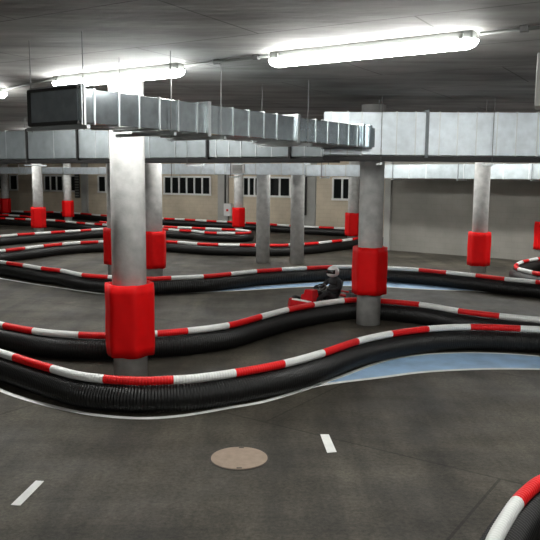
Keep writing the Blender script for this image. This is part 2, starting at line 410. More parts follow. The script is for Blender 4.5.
barrier('third barrier from the front, behind the kart and the blue lane edge', B3, [7.5, 24, 42.5, 61.7, 83, 109, 145, 171, 203, 230, 256, 281, 306, 332, 357, 386, 419, 447, 476, 505, 536], 'r', .05, pipes_seg=10)
L4 = [(-50, 259), (0, 251), (24, 248.3), (42.6, 246), (61.5, 244), (80, 242.6), (103, 241.7), (135, 241), (170, 241.8), (198, 243.8), (218.5, 244.7), (240, 245), (268, 245.5), (287, 245),
      (304, 244), (318, 243), (330, 241.6), (341, 240.6), (350, 239.6), (358, 238)]
barrier('barrier behind the bare column pair, crossing from left edge to centre', L4, [4.5, 24, 42.6, 61.5, 80, 98, 117, 138, 157, 178, 198, 218.5, 240, 255, 268, 288, 303.5, 318, 331, 341.5], 'r', 0, pipes_seg=10)
L5 = [(-50, 240), (0, 236.3), (17, 234.8), (34, 233.6), (50.6, 232.6), (64.6, 231.6), (80, 230.6), (90.6, 229.8), (103, 229), (116, 228), (121, 227), (119, 226), (112, 225.3), (102, 224.4),
      (86, 223.5), (66, 221.5), (50, 220.2), (26, 219.3), (6, 218.3), (-40, 216)]
barrier('left background barrier bending back in a hairpin toward the far wall', L5, [(17, 234.8), (34, 233.6), (50.6, 232.6), (64.6, 231.6), (80, 230.6), (90.6, 229.8), (103, 229), (112, 225.3), (103, 224.5), (95, 224), (86, 223.5), (77, 222.6), (66, 221.5), (56, 220.7), (46, 220.1), (36, 219.7), (26, 219.3), (15, 218.8), (6, 218.3)], 'r', 0, pipes_seg=8)
L6 = [(100, 222), (130, 224.5), (169, 227), (178, 227.5), (192, 228), (206, 228.6), (222, 229.3), (236, 229.9), (246, 230.8), (250.5, 232), (247, 232.9), (235, 233.2), (217, 233), (205, 232.5), (192, 231),
      (180, 230.3), (160, 228.9), (140, 228), (128, 227.3)]
barrier('narrow hairpin barrier behind the dark red pad, tip pointing right', L6, [(178, 227.5), (192, 228), (206, 228.6), (222, 229.3), (236, 229.9), (250.5, 232), (235, 233.2), (217, 233), (205, 232.5), (192, 231), (180, 230.3), (169, 229.5)], 'w', 0, pipes_seg=8)
L7 = [(-20, 210.4), (10, 211.1), (24, 211.6), (54, 212), (66, 212.7), (81, 213.5), (101, 215.2), (120, 216.2), (164, 218.5), (185, 219.5), (207, 220.8), (228, 221.8), (250, 223), (277, 224.8), (290, 225.6), (304, 226.6),
      (319, 227.2), (334, 227.9), (347, 228.6), (362, 229.8)]
barrier('farthest barrier running along the foot of the windowed wall', L7, [10, 24, 35, 46, 54, 61, 70, 81, 92, 101, 110, 120, 131, 142, 153, 164, 175, 185, 196, 207, 217, 228, 239, 246, 258, 268, 277.5, 290, 304, 319, 334, 347], 'w', 0, pipes_seg=8)
L8 = [(-30, 214.2), (8, 215.2), (20, 215.9), (31, 217.2)]
barrier('short barrier end at the left, just in front of the farthest one', L8, [9, 20, 31], 'w', 0, pipes_seg=8)
R1 = [(600, 280), (560, 276.5), (545, 274.7), (533.5, 272.8), (525, 270.8), (518.5, 269), (515.6, 266.8), (517.5, 264.3), (522, 262.2), (528, 260.7), (537, 259), (560, 257.5), (590, 258)]
barrier('hairpin barrier at the right edge with its rounded end facing left', R1, [(546, 274.8), (533.5, 272.8), (519, 269.2), (517, 265), (522, 262.2), (528, 260.7), (537, 259)], 'r', 0, pipes_seg=10)
B8 = [(640, 461), (590, 467), (560, 474.5), (540, 482.5), (528, 491.5), (517, 503), (505, 521), (494, 541), (487, 562), (483, 590), (484, 640)]
barrier('barrier bend in the bottom right corner, cut by the frame', B8, [(560, 474.5), (517, 503), (484, 600)], 'r', .035)

# ------------------------------------------------------------------ floor markings
def strip(name, pix, w, m, label, cat='line', z=.003, h=.003):
    pts = [at(x, y, 0) for x, y in pix]; path = Path(catmull(pts, 8)); n = int(path.len / .1)
    bm = bmesh.new(); rows = []
    for i in range(n + 1):
        s = path.len * i / n; c = path.at(s); t = path.tan(s); nn = Vector((-t.y, t.x, 0)) * w / 2
        rows.append([bm.verts.new(Vector((*(c + nn * k).xy, zz))) for k, zz in ((-1, .0005), (-1, h), (1, h), (1, .0005))])
    for a, b in zip(rows, rows[1:]):
        for k in range(4): bm.faces.new((a[k], b[k], b[(k + 1) % 4], a[(k + 1) % 4]))
    bmesh.ops.recalc_face_normals(bm, faces=bm.faces)
    return tag(link(name, bm, m), label, cat, None)
upper_line = [(315, 386), (323, 383), (340, 377), (352.6, 372.2), (372, 365), (393, 359), (422, 354.8), (440, 353.6), (470, 352.8), (505, 353.8), (540, 356.4), (580, 361)]
lower_line = [(260, 402.5), (280, 397), (300, 391), (315, 386.6), (335, 383), (381, 377.4), (422, 372.2), (483, 369), (540, 369.2), (580, 370.5)]
strip('painted_line', [(-60, 356), (0, 390), (37, 402.4), (80, 412.6), (104, 416), (135, 418.2), (160, 417.8), (190, 414.6), (230, 407.6), (260, 402.5), (300, 391), (315, 386.3)] + lower_line[4:], .075, M['paint'],
      'long white line painted on the floor along the front barrier', 'line')
strip('painted_line', upper_line, .07, M['paint'], 'white line between the blue wedge and the front barrier', 'line')
def area(name, up, lo, m, label, cat, h=.002):
    U = Path(catmull([at(x, y, 0) for x, y in up], 8)); Lo = Path(catmull([at(x, y, 0) for x, y in lo], 8)); n = 60; bm = bmesh.new()
    a = [U.at(U.len * i / n) for i in range(n + 1)]; b = [Lo.at(Lo.len * i / n) for i in range(n + 1)]
    T = []; Bt = []
    for q, r_ in zip(a, b):
        T.append((bm.verts.new((q.x, q.y, h)), bm.verts.new((r_.x, r_.y, h))))
    for (p, q), (r_, s) in zip(T, T[1:]): bm.faces.new((p, q, s, r_))
    g = bmesh.ops.extrude_face_region(bm, geom=list(bm.faces))
    for v in g['geom']:
        if isinstance(v, bmesh.types.BMVert): v.co.z = .0004
    bmesh.ops.recalc_face_normals(bm, faces=bm.faces)
    return tag(link(name, bm, m), label, cat)
area('blue_floor_marking', upper_line, lower_line[3:], M['blue'], 'light blue wedge painted on the floor before the front barrier, right side', 'floor marking')
u3 = [(150, 292.5), (180, 291.8), (215, 289.7), (250, 286.8), (290, 284), (330, 281.8), (350, 281.2), (370, 281), (386, 281.5), (420, 284), (450, 287), (478, 290.6)]
l3 = [(150, 293.3), (180, 293), (215, 291.8), (250, 290), (290, 287.6), (330, 286), (350, 285.8), (370, 286.3), (386, 287), (420, 289), (450, 290.3), (478, 291.3)]
area('blue_floor_marking', u3, l3, M['blue'], 'narrow pale blue strip painted on the floor behind the kart', 'floor marking')
strip('painted_line', [(-50, 270.6), (0, 278.4), (30, 283.3), (60, 287.8), (85, 291.6), (105, 294), (130, 294.8), (150, 294.2)] + l3[1:] + [(510, 294.8), (540, 298), (590, 304)], .075, M['paint'],
      'thin white floor line in front of the third barrier', 'line')
strip('painted_line', u3, .07, M['paint'], 'white line on the far side of the narrow blue strip', 'line')
strip('painted_line', [(225, 228.5), (262, 230.4), (300, 232.8), (325, 234.6), (350, 236.5)], .06, M['paint'], 'faint white line on the floor before the farthest barrier', 'line')
def quad(name, c, label):
    bm = bmesh.new(); P = [at(x, y, 0) for x, y in c]; prism(bm, P, .0005, .004); bmesh.ops.recalc_face_normals(bm, faces=bm.faces)
    tag(link(name, bm, M['paint']), label, 'floor marking')
quad('painted_dash', [(35.8, 480.9), (44, 481.4), (20.2, 505.8), (10.9, 505)], 'short white dash painted on the floor in the bottom left')
quad('painted_dash', [(320.2, 434.6), (328.8, 434.6), (336.6, 452.1), (327.2, 452.9)], 'short white dash painted on the floor right of the manhole cover')
# manhole
P = at(239.3, 458.3, 0); root = empty('manhole_cover', (P.x, P.y, 0)); tag(root, 'round brown manhole cover set flush in the asphalt floor', 'manhole cover')
RM = (at(269.5, 458.3).x - at(209, 458.3).x) / 2
bm = bmesh.new(); cyl(bm, (P.x, P.y, .0005), (P.x, P.y, .004), RM, 64); link('rim', bm, M['rim'], root)
bm = bmesh.new(); cyl(bm, (P.x, P.y, .004), (P.x, P.y, .009), RM * .935, 64); link('lid', bm, M['cover'], root)
for s in (-1, 1):
    bm = bmesh.new(); box(bm, (P.x + .01, P.y + s * RM * .86, .010), (.05, .02, .002)); link('key_hole', bm, M['rim'], root)

# ------------------------------------------------------------------ ducts
AX = Vector((.58, .81, 0)).normalized()       # long direction of the near duct
AY = Vector((-.81, .58, 0)).normalized()
def duct(label, p0, d, L, side, w, z0, z1, flanges, m, bold=(), start_m=None, group='galvanised air ducts under the ceiling', seam=.018):
    """p0: camera-side lower corner, d: direction, side: unit vector away from the camera-side face"""
    mid = p0 + d * L / 2
    root = empty('air_duct', (p0.x, p0.y, z0)); tag(root, label, 'duct', group)
    mx = Matrix(((d.x, side.x, 0, p0.x), (d.y, side.y, 0, p0.y), (0, 0, 1, 0), (0, 0, 0, 1)))
    bm = bmesh.new(); rbox(bm, (L / 2, w / 2, (z0 + z1) / 2), (L, w, z1 - z0), mx, .008)
    bmesh.ops.recalc_face_normals(bm, faces=bm.faces); link('body', bm, m, root)
    for s in flanges:
        big = s in bold; t, o = (.05, .035) if big else (seam, .01)
        bm = bmesh.new()
        for c, sz in (((s, -o / 2, (z0 + z1) / 2), (t, o, z1 - z0 + 2 * o)), ((s, w + o / 2, (z0 + z1) / 2), (t, o, z1 - z0 + 2 * o)),
                      ((s, w / 2, z0 - o / 2), (t, w, o)), ((s, w / 2, z1 + o / 2), (t, w, o))):
            rbox(bm, c, sz, mx)
        bmesh.ops.recalc_face_normals(bm, faces=bm.faces); link('flange' if big else 'seam', bm, M['flange'] if not big or start_m is None else start_m, root)
    return root
def dist_on(x, p0, d):      # distance along p0+d*t at which pixel column x is met (horizontal)
    q = ray(x, 120); q = Vector((q.x, q.y)); n = Vector((-q.y, q.x)); return -n.dot(Vector((p0.x, p0.y))) / n.dot(Vector((d.x, d.y)))
zb, zt = H + .50, H + .82
p0 = at(80, 122.3, zb); p0.z = 0
q0 = at(364, 146.8, zb); q0.z = 0
AX = (q0 - p0).normalized(); AY = Vector((-AX.y, AX.x, 0)); Ld = (q0 - p0).length
print('DUCT', p0, q0, AX)
xs = [94.5, 119, 139, 159.5, 178, 197, 207.5, 233, 249, 264, 277, 297, 316, 328, 339, 349, 358]
fl = [0.02] + [dist_on(x, p0, AX) for x in xs]
r = duct('large square duct with dark end, running away from the near left', p0, AX, Ld - .12, AY, .70, zb, zt, [f for f in fl if f < Ld], M['zinc'], bold=(fl[0], fl[7], fl[12]))
mx = Matrix(((AX.x, AY.x, 0, p0.x), (AX.y, AY.y, 0, p0.y), (0, 0, 1, 0), (0, 0, 0, 1)))
bm = bmesh.new(); rbox(bm, (-.012, .35, (zb + zt) / 2), (.022, .69, zt - zb - .01), mx); bmesh.ops.recalc_face_normals(bm, faces=bm.faces); link('end_cap', bm, M['zincdark'], r)  # same steel as the duct, darkened in colour for the face turned from the lamps
bm = bmesh.new()
for c, s in (((-.02, .35, zb), (.05, .74, .03)), ((-.02, .35, zt), (.05, .74, .025)), ((-.02, .71, (zb + zt) / 2), (.05, .03, zt - zb))): rbox(bm, c, s, mx)
bmesh.ops.recalc_face_normals(bm, faces=bm.faces); link('end_flange', bm, M['dark'], r)
# collar joining the near duct to the cross duct
bm = bmesh.new(); rbox(bm, (Ld - .06, .35, (zb + zt) / 2), (.07, .76, zt - zb + .06), mx); rbox(bm, (Ld + .17, .35, (zb + zt) / 2), (.07, .76, zt - zb + .05), mx)
rbox(bm, (Ld + .05, .35, (zb + zt) / 2), (.7, .66, zt - zb - .02), mx)
bmesh.ops.recalc_face_normals(bm, faces=bm.faces); link('collar', bm, M['zinc'], r)
# cross duct (right) and its continuation (left)
z2b = H + .385
a = at(322, 155.6, z2b); b = at(600, 155.6, z2b); a.z = b.z = 0
Y2 = 11.75
a = Vector(((322 - 270) / F * Y2, Y2, 0)); b = Vector((6.4, 11.5, 0)); d2 = (b - a).normalized(); s2 = Vector((-d2.y, d2.x, 0))
xs2 = [331, 348, 362, 397, 416, 427.5, 440, 458, 477, 497.5, 517, 538]
fl2 = [dist_on(x, a, d2) for x in xs2]
duct('tall bright duct crossing the right half below the ceiling', a, d2, (b - a).length, s2, .42, z2b, H + 1.075, fl2, M['zinc2'], bold=(fl2[5],), start_m=M['zincdark'])
Y3 = 15.1
a3 = at(-40, 159.3, z2b); b3 = at(330, 156.4, z2b); a3.z = b3.z = 0
b3 = Vector((b3.x, min(b3.y, 14.4), 0))
d3 = (b3 - a3).normalized(); s3 = Vector((-d3.y, d3.x, 0)); L3 = (b3 - a3).length
print('D3', a3, b3)
xs3 = [5, 26.5, 53, 77, 95, 108, 149, 175, 207.5, 216, 229, 241, 256, 272, 290.5, 305, 322]
fl3 = [dist_on(x, a3, d3) for x in xs3]
duct('long duct crossing the left half behind the near duct', a3, d3, L3, s3, .45, z2b, H + 1.02, fl3, M['zinc3'], bold=(fl3[1], fl3[3], fl3[8], fl3[14]), start_m=M['dark'])
# dark trays standing in for the dark band under those ducts
def tray(label, p, d, L, side, w, z0, z1):
    root = empty('dark_tray', (p.x, p.y, z0)); tag(root, label, 'cable tray', 'dark trays under the ducts')
    mx = Matrix(((d.x, side.x, 0, p.x), (d.y, side.y, 0, p.y), (0, 0, 1, 0), (0, 0, 0, 1)))
    bm = bmesh.new(); rbox(bm, (L / 2, w / 2, z0 + .006), (L, w, .012), mx)
    for k in (0.006, w - .006): rbox(bm, (L / 2, k, (z0 + z1) / 2), (L, .012, z1 - z0), mx)
    bmesh.ops.recalc_face_normals(bm, faces=bm.faces); link('trough', bm, M['dark'], root)
    for k in (.25, .5, .75):
        bm = bmesh.new(); cyl(bm, p + side * w * k + Vector((0, 0, z0 + .04)), p + d * L + side * w * k + Vector((0, 0, z0 + .04)), .02, 8); link('tray_rod', bm, M['rubber'], root)
tray('dark tray under the tall right duct', a + s2 * .05, d2, (b - a).length, s2, .34, z2b - .095, z2b - .012)
tray('dark tray under the long left duct', a3 + s3 * .05, d3, L3, s3, .38, z2b - .10, z2b - .012)
# hangers: two threaded rods and a channel
def hanger(label, p, side, w, zc, ch=True, r=.005):
    root = empty('duct_hanger', (p.x, p.y, zc)); tag(root, label, 'hanger', 'threaded rod duct hangers')
    for k in (-.04, w + .04):
        q = p + side * k; bm = bmesh.new(); cyl(bm, (q.x, q.y, zc - .06), (q.x, q.y, CEIL - .002), r, 8); link('threaded_rod', bm, M['steel'], root)
    if ch:
        a_ = p + side * -.1; b_ = p + side * (w + .1); c_ = (a_ + b_) / 2
        bm = bmesh.new(); box(bm, (c_.x, c_.y, zc - .03), ((b_ - a_).length, .04, .035), math.atan2(side.y, side.x)); link('channel', bm, M['flange'], root)
for x, t in ((84, 'beside the near duct at its dark end'), (171, 'beside the near duct behind the left ceiling lamp'), (221, 'beside the near duct just past its bright flange'), (308, 'beside the far half of the near duct')):
    s = dist_on(x, p0 + AY * -.04, AX); hanger('threaded rod hanger ' + t, p0 + AX * s, AY, .70, zb - .012)
for x, t in ((382, 'in front of the tall duct, right of its junction'), (494, 'in front of the tall duct, above the right column')):
    s = dist_on(x, a + s2 * -.04, d2); hanger('threaded rod hanger ' + t, a + d2 * s, s2, .42, z2b - .11)
for x, t in ((26, 'on the long left duct near the left edge'), (188, 'on the long left duct behind the near duct')):
    s = dist_on(x, a3, d3); hanger('threaded rod hanger ' + t, a3 + d3 * s, s3, .45, z2b - .115)
# far duct in front of the column pair, with a grille
P4 = Vector((-3.75, 23.9, 0)); Q4 = Vector((2.62, 19.8, 0)); d4 = (Q4 - P4).normalized(); s4 = Vector((-d4.y, d4.x, 0))
sp = dist_on(305.5, P4, d4)
fl4 = [dist_on(x, P4, d4) for x in (174, 201, 214.5, 225, 256, 282, 304)]
r4 = duct('far silver duct with a small grille above the bare column pair', P4, d4, sp, s4, .35, H + .095, H + .43, fl4, M['zinc2'], seam=.03)
mx = Matrix(((d4.x, s4.x, 0, P4.x), (d4.y, s4.y, 0, P4.y), (0, 0, 1, 0), (0, 0, 0, 1)))
g0, g1 = dist_on(233, P4, d4), dist_on(244, P4, d4)
bm = bmesh.new(); rbox(bm, ((g0 + g1) / 2, -.02, H + .27), (g1 - g0 + .08, .04, .28), mx); bmesh.ops.recalc_face_normals(bm, faces=bm.faces); link('grille_frame', bm, M['boxwhite'], r4)
bm = bmesh.new()
for k in range(6): rbox(bm, ((g0 + g1) / 2, -.05, H + .17 + k * .038), (g1 - g0 - .05, .02, .022), mx)
bmesh.ops.recalc_face_normals(bm, faces=bm.faces); link('grille', bm, M['louvre'], r4)
L4c = (Q4 - P4).length
duct('slightly lower far duct section right of the bare column pair', P4 + d4 * (sp + .03), d4, L4c - sp - .03, s4, .35, H + .06, H + .385, [.02, .65, 1.3], M['zinc2'], seam=.03)
for k in (.6, 3.0, 6.2): hanger('rod hanger of the far silver duct above the bare column pair', P4 + d4 * k, s4, .35, H + .05, True, .012)
# thin far left duct
P5 = Vector((-17.5, 41.5, 0)); Q5 = Vector((-7.2, 34.9, 0)); d5 = (Q5 - P5).normalized(); s5 = Vector((-d5.y, d5.x, 0))
duct('thin distant duct on the left high before the windows', P5, d5, (Q5 - P5).length, s5, .4, H + .1, H + .45, [1.5, 4.4, 5, 8, 10.6], M['zinc2'], seam=.04)
for k in (1, 4.5, 8, 11.5): hanger('rod hanger of the thin distant duct on the left', P5 + d5 * k, s5, .4, H + .09, True, .015)
# duct along the right wall
dW = (W3b - W3a).normalized(); dW = Vector((dW.x, dW.y, 0)); nW = Vector((dW.y, -dW.x, 0)); P6 = Vector((W3a.x, W3a.y, 0)) + nW * 1.7 + dW * .3
fl6 = [dist_on(x, P6, dW) for x in (411, 428, 466, 506, 532)]
duct('long bright duct along the top of the plain right wall', P6, dW, 9.5, Vector((-nW.x, -nW.y, 0)), .6, H + .03, H + .50, fl6, M['zinc3'], seam=.03)

sW = Vector((-nW.x, -nW.y, 0))
for k in (.8, 3.2, 5.6): hanger('rod hanger of the duct along the plain right wall', P6 + dW * k, sW, .6, H + .02, True, .012)
# ------------------------------------------------------------------ lamps
LA = at(268, 64, H + 1.2); LB = at(479, 45, H + 1.2)
la2 = at(55, 86, H + 1.2); lb2 = at(183, 73.5, H + 1.2)
print('LAMPS', LA, LB, la2, lb2)
dL = (LB - la2); dL.z = 0; dL.normalize(); nL = Vector((-dL.y, dL.x, 0))
GL = 'fluorescent ceiling lamps'
def lamp(c, length, label=None, first=[None]):
    """c: centre, at ceiling; body along dL"""
    z = H + 1.2
    if first[0] is None:
        root = empty('ceiling_lamp', (0, 0, CEIL)); hl = 1.12
        bm = bmesh.new(); box(bm, (0, 0, -.040), (2 * hl - .06, .13, .078), 0, .012); link('housing', bm, M['housing'], root, world=False)
        bm = bmesh.new()     # trough-shaped diffuser with rounded ends
        n = 14; secs = [(-hl, .3), (-hl + .03, .75), (-hl + .09, 1), (hl - .09, 1), (hl - .03, .75), (hl, .3)]; rings = []
        for x, k in secs: rings.append([bm.verts.new((x, .088 * k * math.cos(PI + PI * i / n), -.078 + .078 * k * math.sin(PI + PI * i / n))) for i in range(n + 1)])
        for A, B in zip(rings, rings[1:]):
            for i in range(n): bm.faces.new((A[i], B[i], B[i + 1], A[i + 1]))
            bm.faces.new((A[0], A[-1], B[-1], B[0]))
        bm.faces.new(rings[0]); bm.faces.new(rings[-1][::-1]); bmesh.ops.recalc_face_normals(bm, faces=bm.faces)
        link('diffuser', bm, M['tube'], root, smooth=False, world=False)
        for s in (-1, 1):
            bm = bmesh.new(); box(bm, (s * (hl - .13), 0, -.06), (.04, .17, .07), 0, .006); link('end_bracket', bm, M['housing'], root, world=False)
        first[0] = root; o = root
    else:
        o = first[0].copy(); C.objects.link(o)
        for ch in first[0].children:
            q = ch.copy(); C.objects.link(q); q.parent = o
    o.location = (c.x, c.y, CEIL); o.rotation_euler = (0, 0, math.atan2(dL.y, dL.x)); o.scale = (length / 2.24, 1, 1)
    return tag(o, label, 'lamp', GL)
c1 = (LA + LB) / 2; c2 = (la2 + lb2) / 2
l1 = (LB - LA).length; l2 = (lb2 - la2).length; print('lamp lens', l1, l2, (c1 - c2).length)
lamp(c1, l1, 'long glowing fluorescent lamp on the ceiling, right of centre')
lamp(c2, l2, 'long glowing fluorescent lamp on the ceiling above the dark duct end')
step = (c1 - c2).length
lamp(c1 + dL * step, l1, 'next lamp of the front row beyond the right edge'); lamp(c1 + dL * 2 * step, l1, 'last lamp of the front row beyond the right edge')
e3 = at(5, 95.5, H + 1.2); c3 = e3 - dL * (l2 / 2)
lamp(c3 - dL * step, l2, 'lamp of the front row beyond the left edge')
lamp(c3, l2, 'lamp at the far left edge, only its bright end showing')
Wn = W1a
def inside(p):
    if not (-25 < p.x < 14 and -4 < p.y < 52): return False
    def left(A, B, m): d = (B - A).normalized(); return (Vector((p.x, p.y)) - A).dot(Vector((d.y, -d.x))) > m
    return left(W1a, W1b, 1.0) and (p.x < 1.5 or left(W2a, W2b, 1.2)) and (p.x < 3.2 or left(W3a, W3b, 1.5))
cnt = 0
base = c1
LAB = 'lamp row hidden above the ducts'
for row, offs in enumerate((-7.5, 7.2, 13.0, 19.0, 25.5)):
    for k in range(-6, 5):
        p = base + nL * offs + dL * (k * step * (1.0 if offs < 0 else 1.35) + (.9 if row % 2 else 0))
        if not inside(p): continue
        if offs > 0 and not (-.62 < p.x / max(p.y, .1) < .62): continue
        if offs < 0 and abs(p.x) > 6: continue
        q = px(Vector((p.x, p.y, CEIL - .15)))
        if offs > 0 and -70 < q[0] < 610 and q[1] < (130 if q[0] > 310 else 137 if q[0] < 40 else 126): continue
        # keep columns clear is not needed: lamps sit on the ceiling between them
        lamp(p, 2.24, 'one of the fluorescent ceiling lamps in the rows beyond the ducts' if offs > 0 else 'ceiling lamp in the row above the viewing side'); cnt += 1
for k in (1.6, 5.0, 8.4):
    p = P6 + dW * k + nW * 1.1
    lamp(p, 2.24, 'one of the ceiling lamps lighting the duct along the plain right wall'); cnt += 1
print('extra lamps', cnt)
# conduit between the lamps
root = empty('conduit', (c1.x, c1.y, CEIL)); tag(root, 'thin dark conduit linking the ceiling lamps in a line', 'conduit')
def cseg(a_, b_):
    bm = bmesh.new(); cyl(bm, (a_.x, a_.y, CEIL - .03), (b_.x, b_.y, CEIL - .03), .016, 8); link('pipe', bm, M['housing'], root, smooth=True)
cseg(c2 + dL * (l2 / 2 + .02), c1 - dL * (l1 / 2 + .02)); cseg(c1 + dL * (l1 / 2 + .02), c1 + dL * (step - l1 / 2 - .02)); cseg(c3 + dL * (l2 / 2 + .02), c2 - dL * (l2 / 2 + .02))
for p in (c1 + dL * (l1 / 2 + .4), c1 - dL * (l1 / 2 + .18), c2 + dL * (l2 / 2 + .5)):
    bm = bmesh.new(); box(bm, (p.x, p.y, CEIL - .03), (.07, .05, .058), math.atan2(dL.y, dL.x), .006); link('clip', bm, M['steel'], root)
# white box hanging at the right edge
bq = at(534.5, 105, H + .6); bm = bmesh.new(); box(bm, (bq.x + .29, bq.y + .06, H + .6 + .2), (.5, .3, .42), -.36, .01)
r = link('ceiling_box', bm, M['boxwhite']); tag(r, 'pale box hanging below the ceiling at the right edge', 'box')
bm = bmesh.new(); cyl(bm, (bq.x + .25, bq.y + .15, H + 1.0), (bq.x + .25, bq.y + .15, CEIL), .015, 8); link('hanging_rod', bm, M['steel'], r)

# ------------------------------------------------------------------ wall items
def wall_item(name, label, cat, x0, x1, A, B, z0, z1, proud, m, off=0):
    bm = bmesh.new(); fit_box(x0, x1, A, B, z0, z1, proud, bm, back=-off); return tag(link(name, bm, M[m]), label, cat)
n1 = (W1b - W1a).normalized(); d1 = Vector((n1.x, n1.y, 0)); n1 = Vector((n1.y, -n1.x, 0))
r = wall_item('electrical_cabinet', 'white electrical cabinet with a small red mark on the back wall', 'cabinet', 227, 234, W1a, W1b, .62, 1.3, .3, 'boxwhite', .121)
bm = bmesh.new(); fit_box(229.6, 231.6, W1a, W1b, .88, 1.0, .312, bm, back=-.29); link('red_mark', bm, M['red'], r)
p = on_wall(227.0, W1a, W1b) + n1 * .17; bm = bmesh.new(); cyl(bm, (p.x, p.y, 1.3), (p.x, p.y, CEIL), .04, 10)
tag(link('riser_pipe', bm, M['dark'], smooth=True), 'dark riser pipe going up from the electrical cabinet', 'pipe')
p = on_wall(307.5, W1a, W1b) + n1 * .18; bm = bmesh.new(); cyl(bm, (p.x, p.y, .85), (p.x, p.y, CEIL), .06, 10); q = p - d1 * .2
cyl(bm, (p.x, p.y, .88), (q.x, q.y, .88), .06, 10)
tag(link('drain_pipe', bm, M['dark'], smooth=True), 'dark pipe dropping down the grey pilaster right of the bare columns', 'pipe')
r = wall_item('louvre_panel', 'narrow dark louvred panel hanging by the left windows', 'louvre', 76.3, 80.8, W1a, W1b, 1.35, 3.0, .16, 'dark', .105)
for k in range(9):
    bm = bmesh.new(); fit_box(76.8, 80.3, W1a, W1b, 1.45 + k * .17, 1.52 + k * .17, .18, bm, back=-.155); link('slat', bm, M['louvre'], r)
p = on_wall(88.2, W1a, W1b) + n1 * .08; bm = bmesh.new(); cyl(bm, (p.x, p.y, 0), (p.x, p.y, CEIL), .06, 10)
tag(link('wall_pipe', bm, M['pilaster'], smooth=True), 'grey vertical pipe on the back wall right of the louvred panel', 'pipe')

# ------------------------------------------------------------------ kart and driver
KH = math.atan2(-.66, -.75); KP = Vector((1.25, 14.8, 0))
K = empty('go_kart', KP, KH); tag(K, 'red and white racing kart on the track behind the second barrier', 'kart')
def kp(name, bm, m, sm=False, parent=K):
    return link(name, bm, m, parent, smooth=sm, world=False)
bm = bmesh.new()
for s in (-1, 1):
    cyl(bm, (-.62, s * .32, .12), (.45, s * .32, .12), .016, 8); cyl(bm, (.45, s * .32, .12), (.72, s * .2, .12), .016, 8)
for x in (-.55, -.2, .3, .72): cyl(bm, (x, -.33 if x < .7 else -.2, .12), (x, .33 if x < .7 else .2, .12), .016, 8)
kp('chassis_frame', bm, M['dark'])
bm = bmesh.new(); box(bm, (.35, 0, .095), (.8, .56, .012)); kp('floor_tray', bm, M['steel'])
for x in (-.52, .52):
    for s in (-1, 1):
        bm = bmesh.new(); w = .2 if x < 0 else .13; rr = .14 if x < 0 else .128
        prof = [(rr * .5, -w / 2), (rr * .9, -w / 2), (rr, -w / 2 + .03), (rr, w / 2 - .03), (rr * .9, w / 2), (rr * .5, w / 2)]; rings = []
        for i in range(20):
            a_ = 2 * PI * i / 20; rings.append([bm.verts.new((x + q * math.cos(a_), s * .55 + y, rr + .002 + q * math.sin(a_))) for q, y in prof])
        for i in range(20):
            A, B = rings[i], rings[(i + 1) % 20]
            for j in range(6): bm.faces.new((A[j], A[(j + 1) % 6], B[(j + 1) % 6], B[j]))
        bmesh.ops.recalc_face_normals(bm, faces=bm.faces); wh = kp('wheel', bm, M['rubber'], True)
        bm = bmesh.new(); cyl(bm, (x, s * .55 - w * .4, rr), (x, s * .55 + w * .4, rr), rr * .5, 14); kp('rim', bm, M['steel'], parent=wh)
bm = bmesh.new(); cyl(bm, (-.52, -.5, .142), (-.52, .5, .142), .02, 10); cyl(bm, (.52, -.5, .13), (.52, .5, .13), .012, 8); kp('axle', bm, M['steel'])
def shell(poly_top, z0, z1, inset):
    bm = bmesh.new(); cx = sum(p[0] for p in poly_top) / len(poly_top); cy = sum(p[1] for p in poly_top) / len(poly_top)
    lo = [bm.verts.new((p[0], p[1], z0)) for p in poly_top]; hi = [bm.verts.new((cx + (p[0] - cx) * inset, cy + (p[1] - cy) * inset, z1)) for p in poly_top]; n = len(lo)
    for i in range(n): bm.faces.new((lo[i], lo[(i + 1) % n], hi[(i + 1) % n], hi[i]))
    bm.faces.new(lo[::-1]); bm.faces.new(hi); bmesh.ops.recalc_face_normals(bm, faces=bm.faces)
    bmesh.ops.bevel(bm, geom=list(bm.edges), offset=.012, segments=2, affect='EDGES'); return bm
nb = kp('nose_bumper', shell([(.72, -.5), (.82, -.5), (.95, -.3), (.98, 0), (.95, .3), (.82, .5), (.72, .5), (.78, .2), (.78, -.2)], .06, .24, .9), M['redgloss'])
bm = bmesh.new(); box(bm, (.86, 0, .245), (.12, .5, .02), 0, .005); kp('white_nose_stripe', bm, M['white'])
kp('front_panel', shell([(.42, -.13), (.70, -.17), (.70, .17), (.42, .13)], .2, .46, .7), M['redgloss'])
bm = bmesh.new(); rbox(bm, (.60, 0, .37), (.13, .17, .012), Matrix.Translation((0, 0, 0)), .003); kp('front_plate', bm, M['white'])
for s in (-1, 1):
    kp('side_pod', shell([(-.33, s * .42), (.3, s * .42), (.34, s * .62), (-.30, s * .66)], .06, .25, .86), M['redgloss'])
bm = bmesh.new(); cyl(bm, (-.74, -.55, .16), (-.74, .55, .16), .035, 10); cyl(bm, (-.74, -.35, .26), (-.74, .35, .26), .02, 10); kp('rear_bumper', bm, M['redgloss'], True)
bm = bmesh.new(); box(bm, (-.36, .36, .24), (.22, .16, .2), 0, .02); cyl(bm, (-.36, .36, .34), (-.36, .36, .42), .06, 12); kp('engine', bm, M['steel'])
bm = bmesh.new()
prof = [(.14, .13), (-.05, .115), (-.16, .15), (-.23, .25), (-.30, .42), (-.34, .58)]
rows = []
for (x, z) in prof:
    rows.append([bm.verts.new((x + (.05 if abs(k) > 2 else 0), k / 3 * .19, z + .09 * (abs(k) / 3) ** 3)) for k in range(-3, 4)])
for A, B in zip(rows, rows[1:]):
    for i in range(6): bm.faces.new((A[i], B[i], B[i + 1], A[i + 1]))
so = kp('seat', bm, M['seat'], True); md = so.modifiers.new('thick', 'SOLIDIFY'); md.thickness = .012
